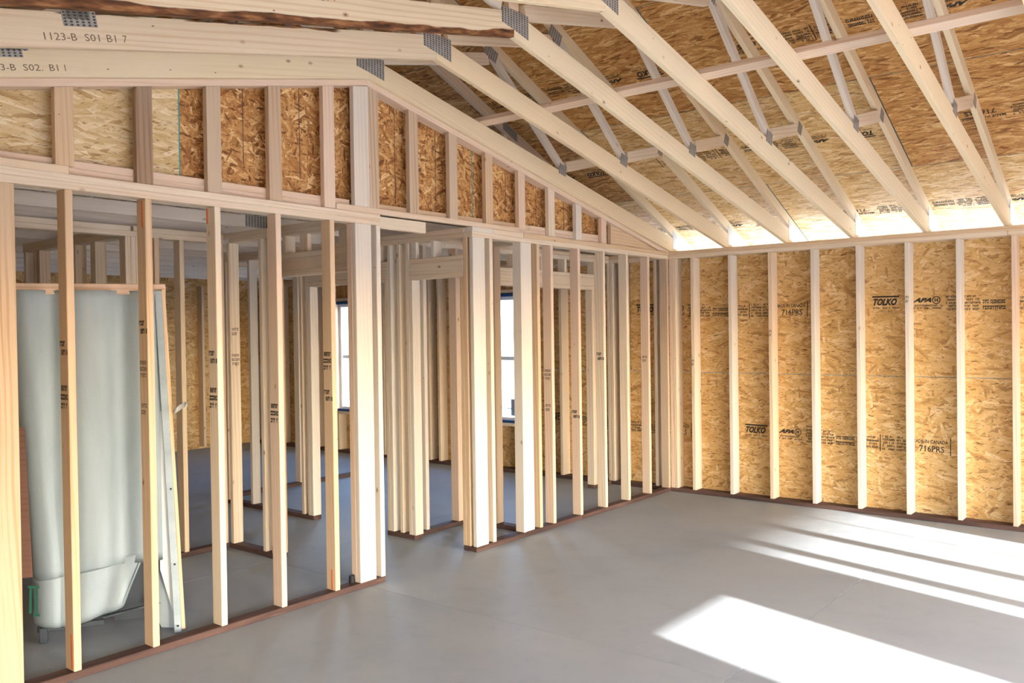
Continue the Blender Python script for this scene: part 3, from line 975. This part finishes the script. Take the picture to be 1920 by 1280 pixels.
EY0, EY1 = -7.55, -6.35
plx(-8.33, EY0, -0.05, ZT); plx(EY0, EY1, 2.1, ZT); plx(EY1, DY0, -0.05, ZT); plx(DY1, VY0, -0.05, ZT); plx(VY1, 0.16, -0.05, ZT)
plx(DY0, DY1, DH, ZT); plx(VY0, VY1, -0.05, VZ0); plx(VY0, VY1, VZ1, ZT)
for y in (-8.2, EY0 - .04, EY1, -5.8, DY0 - .04, DY1, -3.9, VY0 - .04, VY1, -1.1, -0.6, -0.1):
    bx('stud', we, 7.30, 7.44, y, y + T2, ZS, ZP, M_WOOD)
for y0, y1 in ((-2.615, -2.510), (-3.205, -3.105)):
    bx('mullion', we, 7.30, 7.44, y0, y1, VZ0, VZ1, M_WOOD)
bx('mullion', we, 7.41, 7.43, -2.045, -2.030, VZ0, VZ1, M_VINYL)
fm = bpy.data.meshes.new('added_fade_film')
fm.from_pydata([(7.45, VY0, 1.92), (7.45, VY1, 1.92), (7.45, VY1, VZ1), (7.45, VY0, VZ1)], [], [(0, 1, 2, 3)])
fm.materials.append(M_FILM)
link('added_fade_film', fm, Matrix.Identity(4), we)  # unseen sheet, added to soften the end of the sun streaks
ww = wallE('wall_west', (-7.3, -4, 0), 'far exterior strand board end wall of the bedrooms')
plain(ww, -7.35, -7.33, -8.33, 0.16, -0.05, ZT)
for y in [-8.1 + .6 * k for k in range(14)]:
    bx('stud', ww, -7.33, -7.20, y, y + T2, ZS, ZP, M_WOOD)

# ------------------------------------------------------------------ roof trusses
RS = 0.41667
def Rlo(y): return 2.655 - RS * y if y >= APEX else 2.655 - RS * (2 * APEX - y)
def Rhi(y): return Rlo(y) + 0.0985
def mir(pts): return [(2 * APEX - a, b) for a, b in pts]
RID = Rhi(APEX)
prism('gable_sheet', we, [(0.66, ZT - .03), (-8.82, ZT - .03), (-8.82, Rhi(.66) + .004), (APEX, Rhi(APEX) + .004), (0.66, Rhi(.66) + .004)], 7.461, 7.475, M_OSB, (1, 0), 0)
prism('gable_sheet', ww, [(0.66, ZT - .03), (-8.82, ZT - .03), (-8.82, Rhi(.66) + .004), (APEX, Rhi(APEX) + .004), (0.66, Rhi(.66) + .004)], -7.365, -7.351, M_OSB, (1, 0), 0)
ordinal = ['nailed along the gable wall, nearest the left', 'second out from the gable wall', 'third out from the gable wall', 'fourth out from the gable wall',
           'fifth out from the gable wall', 'sixth out, the rightmost whole one in view', 'seventh out, past the right edge of the picture', 'eighth out, past the right edge of the picture']
def plate(parent, c, w, h, x, ang=0.0):
    me = box_mesh(w, 0.002, h, M_STEEL, 0)
    ca, sa = math.cos(ang), math.sin(ang)
    return link('connector_plate', me, frame(Vector((0, ca, sa)), Vector((-1, 0, 0)), Vector((0, -sa, ca)), (x + .0011, c[0], c[1])), parent)

def text_mesh(body, h, w, mat):
    bm = bmesh.new()
    text_bm(bm, body, h, 0, 0, w)
    return finish(bm, 'printed_text', mat)

def words(chord, x, y, dz, ws):
    for w_ in ws:
        key = ('w', w_)
        if key not in CACHE: CACHE[key] = text_mesh(w_, .030, (.0235 * len(w_) - .006) if len(w_) > 1 else None, M_INK2)
        mark('printed_word', CACHE[key], chord, (x, y, Lz(y) + dz), (0, 1, SL), (0, -SL, 1))
        y += .0235 * (len(w_) + 1)

def scissor(k):
    x1 = 0.027 + 0.6096 * k
    x0 = x1 - T2
    t = empty('roof_truss', (x0 + .019, APEX, ZT), 'pale timber scissor roof truss, ' + ordinal[k], 'truss', None, 'scissor trusses over the main room')
    chordR = [(0.0, BZ), (0.30, BZ), (0.30, 2.529), (0.183, 2.578), (APEX, ZA + .148), (APEX, ZA)]
    mr = M_TRUSS
    ml = {1: M_BARK_HI, 2: M_BARK_LO}.get(k, M_TRUSS)
    prism('bottom_chord', t, chordR, x0, x1, mr, (1, -SL))
    cl = prism('bottom_chord', t, mir(chordR), x0, x1, ml, (1, SL))
    top = [(0.66, Rlo(0.66)), (0.66, Rhi(.66)), (APEX, Rhi(APEX)), (APEX, Rlo(APEX))]
    prism('top_chord', t, top, x0, x1, M_TRUSS, (1, -RS))
    prism('top_chord', t, mir(top), x0, x1, M_TRUSS, (1, RS))
    for s in (1, -1):
        f = (lambda y: y) if s > 0 else (lambda y: 2 * APEX - y)
        stick('web', t, ((x0 + x1) / 2, f(-1.885), 3.062), ((x0 + x1) / 2, f(-2.80), 3.800), T2, .064, M_WHITE)
        stick('web', t, ((x0 + x1) / 2, f(-1.835), 3.078), ((x0 + x1) / 2, f(-1.335), 3.205), T2, .089, M_WOOD)
        stick('web', t, ((x0 + x1) / 2, f(-3.975), 3.512), ((x0 + x1) / 2, f(-2.86), 3.765), T2, .089, M_WOOD if s > 0 else M_WHITE)
        plate(t, (f(-1.90), 3.045), .105, .09, x1, -s * math.atan(SL))
        plate(t, (f(-2.83), 3.815), .15, .09, x1, -s * math.atan(RS))
        plate(t, (f(-1.29), 3.215), .075, .09, x1, -s * math.atan(RS))
    # apex plate, lower edge following both chords
    a = APEX
    prism('connector_plate', t, [(a - .11, ZA + .060), (a, ZA + .040), (a + .13, ZA + .012), (a + .13, ZA + .150), (a - .11, ZA + .150)], x1 + .0002, x1 + .0022, M_STEEL, (1, 0), 0)
    stick('web', t, ((x0 + x1) / 2, a, ZA + .155), ((x0 + x1) / 2, a, Rlo(a)), T2, .089, M_WOOD)
    bxp = prism('connector_plate', t, [(0.045, 2.50), (0.30, 2.48), (0.30, 2.545), (0.045, 2.69)], x1 + .0002, x1 + .0022, M_GALV, (1, 0), 0)
    ang = math.atan(SL)
    if k <= 2:
        yc = {0: -6.30, 1: -6.245, 2: -6.9}[k]
        plate(t, (yc, Lz(yc) + .128), .145, .075, x1, ang)
    if k == 1:
        words(cl, x1, -6.385, .030, ('1123-B', 'S01', 'B1', '7'))
    if k == 0:
        words(cl, x1, -6.385, .028, ('1123-B', 'S02.', 'B1', '1'))
    if k == 2:
        words(cl, x1, -5.72, .105, ('1123-B', 'S01', 'B1', '7'))
    return t
for k in range(8):
    scissor(k)

def flat_truss(k):
    x1 = 0.027 - 0.6096 * k
    x0 = x1 - T2
    lab = 'flat-bottomed attic truss, %s in line beyond the gable wall' % ('first', 'second', 'third', 'fourth', 'fifth', 'sixth', 'seventh', 'eighth', 'ninth', 'tenth', 'eleventh')[k - 1]
    if k == 2: lab = 'flat-bottomed roof truss with steel splice plate showing above the shower unit'
    t = empty('attic_truss', (x0 + .019, APEX, ZT), lab, 'truss', None, 'flat trusses over the rooms behind the left wall')
    bx('bottom_chord', t, x0, x1, -8.31, 0.14, ZT + .001, ZT + .090, M_WHITE)
    top = [(0.66, Rlo(0.66)), (0.66, Rhi(.66)), (APEX, Rhi(APEX)), (APEX, Rlo(APEX))]
    prism('top_chord', t, top, x0, x1, M_WOOD, (1, -RS))
    prism('top_chord', t, mir(top), x0, x1, M_WOOD, (1, RS))
    for s in (1, -1):
        f = (lambda y: y) if s > 0 else (lambda y: 2 * APEX - y)
        xm = (x0 + x1) / 2
        stick('web', t, (xm, f(-2.7), ZT + .10), (xm, f(-1.9), Rlo(-1.9) - .02), T2, .064, M_WHITE)
        stick('web', t, (xm, f(-2.8), ZT + .10), (xm, f(-3.9), Rlo(-3.9) - .02), T2, .064, M_WHITE)
    if k == 2:
        plate(t, (-4.12, ZT + .046), .19, .088, x1)
    if k in (1, 2):
        prism('connector_plate', t, [(-1.95, Rlo(-1.95) + .01), (-1.75, Rlo(-1.75) + .01), (-1.75, Rlo(-1.75) + .09), (-1.95, Rlo(-1.95) + .09)], x1 + .0002, x1 + .0022, M_STEEL, (1, -RS), 0)
    return t
for k in range(1, 12):
    flat_truss(k)

bk = empty('eave_light_screen', (-3.9, 0.07, ZT), 'row of short boards added across the eaves to keep light out of the attic', 'light_screen', 'structure')
for yk in (0.10, 2 * APEX - 0.10 - T2):  # boards added on both eaves to darken the attic
    for k in range(1, 12):
        xe = 0.027 - 0.6096 * k
        bx('screen_board', bk, xe - .6096 + .002, xe - T2 - .002, yk, yk + T2, ZT + .001, ZT + .215, M_WOOD)

# continuous lateral brace lying on the bottom chords
ybr = -2.935
zbr = BZ + SL * 2.935 + .148 + .0205
br = link('lateral_brace', box_mesh(7.2, .089, .038, M_PINK), frame(Vector((1, 0, 0)), Vector((0, 1, -SL)).normalized(), Vector((0, SL, 1)).normalized(), (3.57, ybr, zbr)))
br['label'] = 'long pale board laid flat across the scissor trusses under the roof'; br['category'] = 'board'

# ------------------------------------------------------------------ roof deck of strand board sheets
rf = empty('ceiling', (0, APEX, 3.0), 'underside of the strand board roof deck, sheets in staggered rows', 'roof deck', 'structure')
LEN = 1.22 * math.cos(math.atan(RS))
ca, sa = math.cos(math.atan(RS)), math.sin(math.atan(RS))
edges = [0.652, -0.474, -1.600, -2.726, -3.852, APEX - .002]
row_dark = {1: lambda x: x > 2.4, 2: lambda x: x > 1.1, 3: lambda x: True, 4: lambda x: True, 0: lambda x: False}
for side in (1, -1):
    for rI in range(5):
        ytop, ybot = edges[rI + 1], edges[rI]
        x = 0.03 - 2.44 * 4 + (1.22 if rI % 2 == 0 else 0)
        if x > -7.4: x -= 2.44
        while x < 7.5:
            a, b = max(x, -7.5), min(x + 2.438, 7.55)
            if b - a > .05:
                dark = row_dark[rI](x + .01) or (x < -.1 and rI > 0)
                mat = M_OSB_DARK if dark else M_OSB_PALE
                yc = (ytop + ybot) / 2
                zc = Rhi(yc) + .0062 / ca
                wd = (ybot - ytop) / ca - .004
                if side < 0: yc = 2 * APEX - yc
                me = box_mesh(b - a - .004, wd, .011, (mat, M_EDGE), .0006)
                pn = link('osb_panel', me, frame(Vector((1, 0, 0)), Vector((0, ca, -sa * side)), Vector((0, sa * side, ca)), ((a + b) / 2, yc, zc)), rf)
                if side > 0 and b - a > 2.2 and x > -2.5 and rI in (0, 1, 2):
                    ym = yc + .02
                    mark('panel_stamp', STAMP, pn, (b - .15, ym, Rhi(ym) + .0003), (-1, 0, 0), (0, ca, -sa))
            x += 2.44

M_ROOF_COVER = flat('roof_light_cover', (0.03, 0.035, 0.04), 0.9)  # unseen dark layer, added to keep sky light out of the deck seams
for side in (1, -1):
    pts = [(0.66, Rhi(.66) + .0135), (APEX, Rhi(APEX) + .0135), (APEX, Rhi(APEX) + .017), (0.66, Rhi(.66) + .017)]
    prism('roof_light_cover', rf, pts if side > 0 else mir(pts), -7.5, 7.55, M_ROOF_COVER, (1, -RS * side), 0)

# ------------------------------------------------------------------ shower unit standing behind the near studs
O = Vector((-0.56, -5.96, 0))
uh = Vector((0.5144, 0.8576, 0)).normalized()
wh = Vector((-uh.y, uh.x, 0))
UW = frame(uh, wh, Vector((0, 0, 1)), O)        # local x along the end panel, y backwards, z up
su = empty('shower_unit', O, 'white moulded tub and shower unit standing behind the near left studs', 'shower unit')
def grid_mesh(name, rows_, mat, thick=0.006, closed=False):
    bm = bmesh.new()
    vr = [[bm.verts.new(p) for p in rw] for rw in rows_]
    for i in range(len(vr) - 1):
        for j in range(len(vr[0]) - 1):
            bm.faces.new((vr[i][j], vr[i][j + 1], vr[i + 1][j + 1], vr[i + 1][j]))
    bmesh.ops.recalc_face_normals(bm, faces=bm.faces[:])
    if thick:
        bmesh.ops.solidify(bm, geom=bm.faces[:], thickness=thick)
    for f in bm.faces: f.smooth = True
    me = bpy.data.meshes.new(name)
    bm.to_mesh(me); bm.free()
    me.materials.append(mat)
    return me
def gauss(x, c, s): return math.exp(-((x - c) / s) ** 2)
def section(z):
    """plan outline of the shell: back of the left side, rounded corner, end panel"""
    t = max(0.0, min(1.0, (z - 0.36) / 1.56))
    x0 = -0.045 - 0.115 * t
    R = 0.13
    pts = []
    for i in range(8):
        pts.append((x0, 1.15 - (1.15 - R) * i / 8))
    for i in range(9):
        a = math.pi / 2 * i / 8
        pts.append((x0 + R - R * math.cos(a), R - R * math.sin(a)))
    xr = 0.615
    xs = x0 + R
    for i in range(1, 37):
        x = xs + (xr - xs) * i / 36
        w = 0.055 * gauss(x, 0.075, 0.055) * (.35 + .65 * t) + 0.060 * gauss(x, 0.435, 0.070) * (.35 + .65 * t) - 0.012 * gauss(x, 0.26, .10)
        w += 0.05 * max(0, (x - 0.55) / 0.065) ** 2 * 0.6
        pts.append((x, w))
    # return to the back of the front flange
    for i in range(1, 4):
        pts.append((xr + .012 * i, 0.03 + .004 * i))
    return pts
rows_ = []
nz = 28
for i in range(nz + 1):
    z = 0.36 + (1.925 - 0.36) * i / nz
    sec = section(z)
    lip = 0.0
    if z > 1.89: lip = -0.014
    if i == 0: lip = 0.010
    rows_.append([(x, w + lip, z + (0.16 * max(0, min(1, (x - 0.0) / 0.55)) * 0.5 if i == 0 else 0) * 1.0) for x, w in sec])
link('surround_shell', grid_mesh('surround_shell', rows_, M_FIBRE), UW, su)
# tub below the seam: outline shrinks to the right and rounds under
rows_ = []
for i in range(15):
    t = i / 14
    row = []
    for (x, w) in section(0.36)[:-3]:
        ztop = 0.365 + 0.095 * max(0, min(1, x / 0.52))
        f = max(0, min(1, (x + 0.045) / 0.66))
        xr = x
        if x > 0.08:
            # squeeze the panel so that its right end slants inwards going down
            right = 0.52 - 0.125 * t
            xr = 0.08 + (x - 0.08) * (right - 0.08) / (0.615 - 0.08)
        zb = 0.075 + 0.075 * max(0, (xr - .12) / .30) ** 1.3
        z = ztop + (zb - ztop) * t
        bulge = 0.020 - 0.13 * 0 + 0.10 * max(0, (t - 0.80) / 0.20) ** 2
        row.append((xr + (0.02 * max(0, (t - .8) / .2) ** 2 if x < .05 else 0), w + bulge, z))
    rows_.append(row)
link('tub', grid_mesh('tub', rows_, M_FIBRE), UW, su)
# slanting right-hand side of the tub, going back
rows_ = []
for i in range(8):
    t = i / 7
    right = 0.52 - 0.125 * t
    ztop = 0.455; zb = 0.15
    z = ztop + (zb - ztop) * t
    rows_.append([(right - .004, 0.02 + .10 * max(0, (t - .8) / .2) ** 2 + s * 0.12, z) for s in range(10)])
link('tub_side', grid_mesh('tub_side', rows_, M_FIBRE), UW, su)
def lb(name, x0, x1, y0, y1, z0, z1, mat, bev=.004, parent=None, axis=2):
    dim = (x1 - x0, y1 - y0, z1 - z0)
    b, c = (axis + 1) % 3, (axis + 2) % 3
    me = box_mesh(dim[axis], dim[b], dim[c], mat, bev)
    loc = frame(AX[axis], AX[b], AX[c], ((x0 + x1) / 2, (y0 + y1) / 2, (z0 + z1) / 2))
    return link(name, me, UW @ loc, parent or su)
def lstick(name, a, b, w, h, mat, parent=None, bev=.003):
    a = UW @ Vector(a); b = UW @ Vector(b)
    return stick(name, parent or su, a, b, w, h, mat, side=wh, bev=bev)
# front flange, leaning slightly
fl = lstick('front_flange', (0.683, -0.012, 0.004), (0.622, 0.03, 1.925), .022, .038, M_FIBRE)
for t in (0.93, 0.80, 0.66, 0.42, 0.20, 0.02):
    p = Vector((0.683, -0.012, 0.004)).lerp(Vector((0.622, 0.03, 1.925)), t)
    lb('screw_hole', p.x + .002, p.x + .012, p.y - .0135, p.y - .0105, p.z, p.z + .010, M_RUBBER, 0, fl)
# front skirt behind the flange
pts = [(0.60, 1.25), (0.655, 1.25), (0.672, 0.30), (0.664, 0.11), (0.60, 0.36)]
def lpoly(name, pts, y0, y1, mat):
    bm = bmesh.new()
    a = [bm.verts.new((p[0], y0, p[1])) for p in pts]
    b = [bm.verts.new((p[0], y1, p[1])) for p in pts]
    n = len(pts)
    bm.faces.new(a); bm.faces.new(b)
    for i in range(n): bm.faces.new((a[i], a[(i + 1) % n], b[(i + 1) % n], b[i]))
    bmesh.ops.recalc_face_normals(bm, faces=bm.faces[:])
    me = bpy.data.meshes.new(name); bm.to_mesh(me); bm.free(); me.materials.append(mat)
    return link(name, me, UW, su)
lpoly('skirt_panel', pts, 0.030, 0.045, M_WHITEGEL)
lpoly('apron_and_void_shade', [(0.585, 0.36), (0.668, 0.12), (0.668, 0.01), (0.60, 0.02), (0.57, 0.10)], 0.075, 0.095, M_FIBRE)
lpoly('apron_and_void_shade', [(0.40, 0.90), (0.64, 0.90), (0.655, .02), (0.34, .02)], 0.30, 0.32, M_FIBRE_SHADE)  # dark sheet standing in for the shade of the void beside the tub
lstick('base_rail', (0.30, 0.09, 0.112), (0.60, 0.09, 0.160), .03, .012, M_FIBRE_SHADE)  # rail's shadow is put into its dark colour
lb('foot', -0.02, 0.02, 0.10, 0.14, 0.0, 0.085, M_FIBRE_SHADE)
lb('foot', -0.035, 0.30, 0.13, 0.16, 0.055, 0.085, M_FIBRE_SHADE, axis=0)
lb('foot', 0.33, 0.37, 0.70, 0.75, 0.0, 0.16, M_FIBRE_SHADE)
# shipping lumber screwed to the rim
lb('rim_board', -0.11, 0.655, 0.035, 0.055, 1.905, 1.965, M_PINK, axis=0)
lstick('edge_strip', (0.712, -0.005, 0.02), (0.648, 0.035, 1.935), .018, .020, M_GOLD)
# green paint mark low on the left side
for a, b in (((-0.085, 0.345), (-0.03, 0.335)), ((-0.070, 0.34), (-0.075, 0.20)), ((-0.045, 0.335), (-0.048, 0.195)), ((-0.06, 0.19), (-0.03, 0.185))):
    lstick('paint_mark', (a[0] + .03, 0.028 - .02, a[1]), (b[0] + .03, 0.028 - .02, b[1]), .003, .012, M_GREEN, bev=0)

# brown backing panel on its left side
lpoly('backing_panel', [(-0.185, 1.20), (-0.050, 1.20), (-0.026, 0.40), (-0.16, 0.40)], -0.018, -0.006, M_BROWNBD)

# torn paper wrap on the edge strip
pm = bpy.data.meshes.new('torn_wrapper')
bm = bmesh.new()
rr = random.Random(5)
vv = [[bm.verts.new((0.69 + .068 * i / 5, -0.035 - .02 * math.sin(i * 1.3) * j, 1.235 + .030 * j + .008 * i + rr.uniform(-.006, .006))) for i in range(6)] for j in range(2)]
for i in range(5):
    bm.faces.new((vv[0][i], vv[0][i + 1], vv[1][i + 1], vv[1][i]))
bmesh.ops.solidify(bm, geom=bm.faces[:], thickness=.002)
bm.to_mesh(pm); bm.free(); pm.materials.append(M_PAPER)
tw = link('torn_wrapper', pm, UW)
tw['label'] = 'small torn scrap of pale wrapper caught on the shower unit edge strip'; tw['category'] = 'wrapper'

# small puck at the post foot by the doorway gap
bm = bmesh.new()
bmesh.ops.create_cone(bm, cap_ends=True, segments=16, radius1=.022, radius2=.020, depth=.05)
bmesh.ops.bevel(bm, geom=[e for e in bm.edges], offset=.003, segments=1, affect='EDGES')
me = bpy.data.meshes.new('floor_puck'); bm.to_mesh(me); bm.free(); me.materials.append(M_RUBBER)
pk = link('floor_puck', me, Matrix.Translation((-0.060, -4.225, ZS + .026)))
pk['label'] = 'small black puck on the sole plate behind the white end post'; pk['category'] = 'puck'
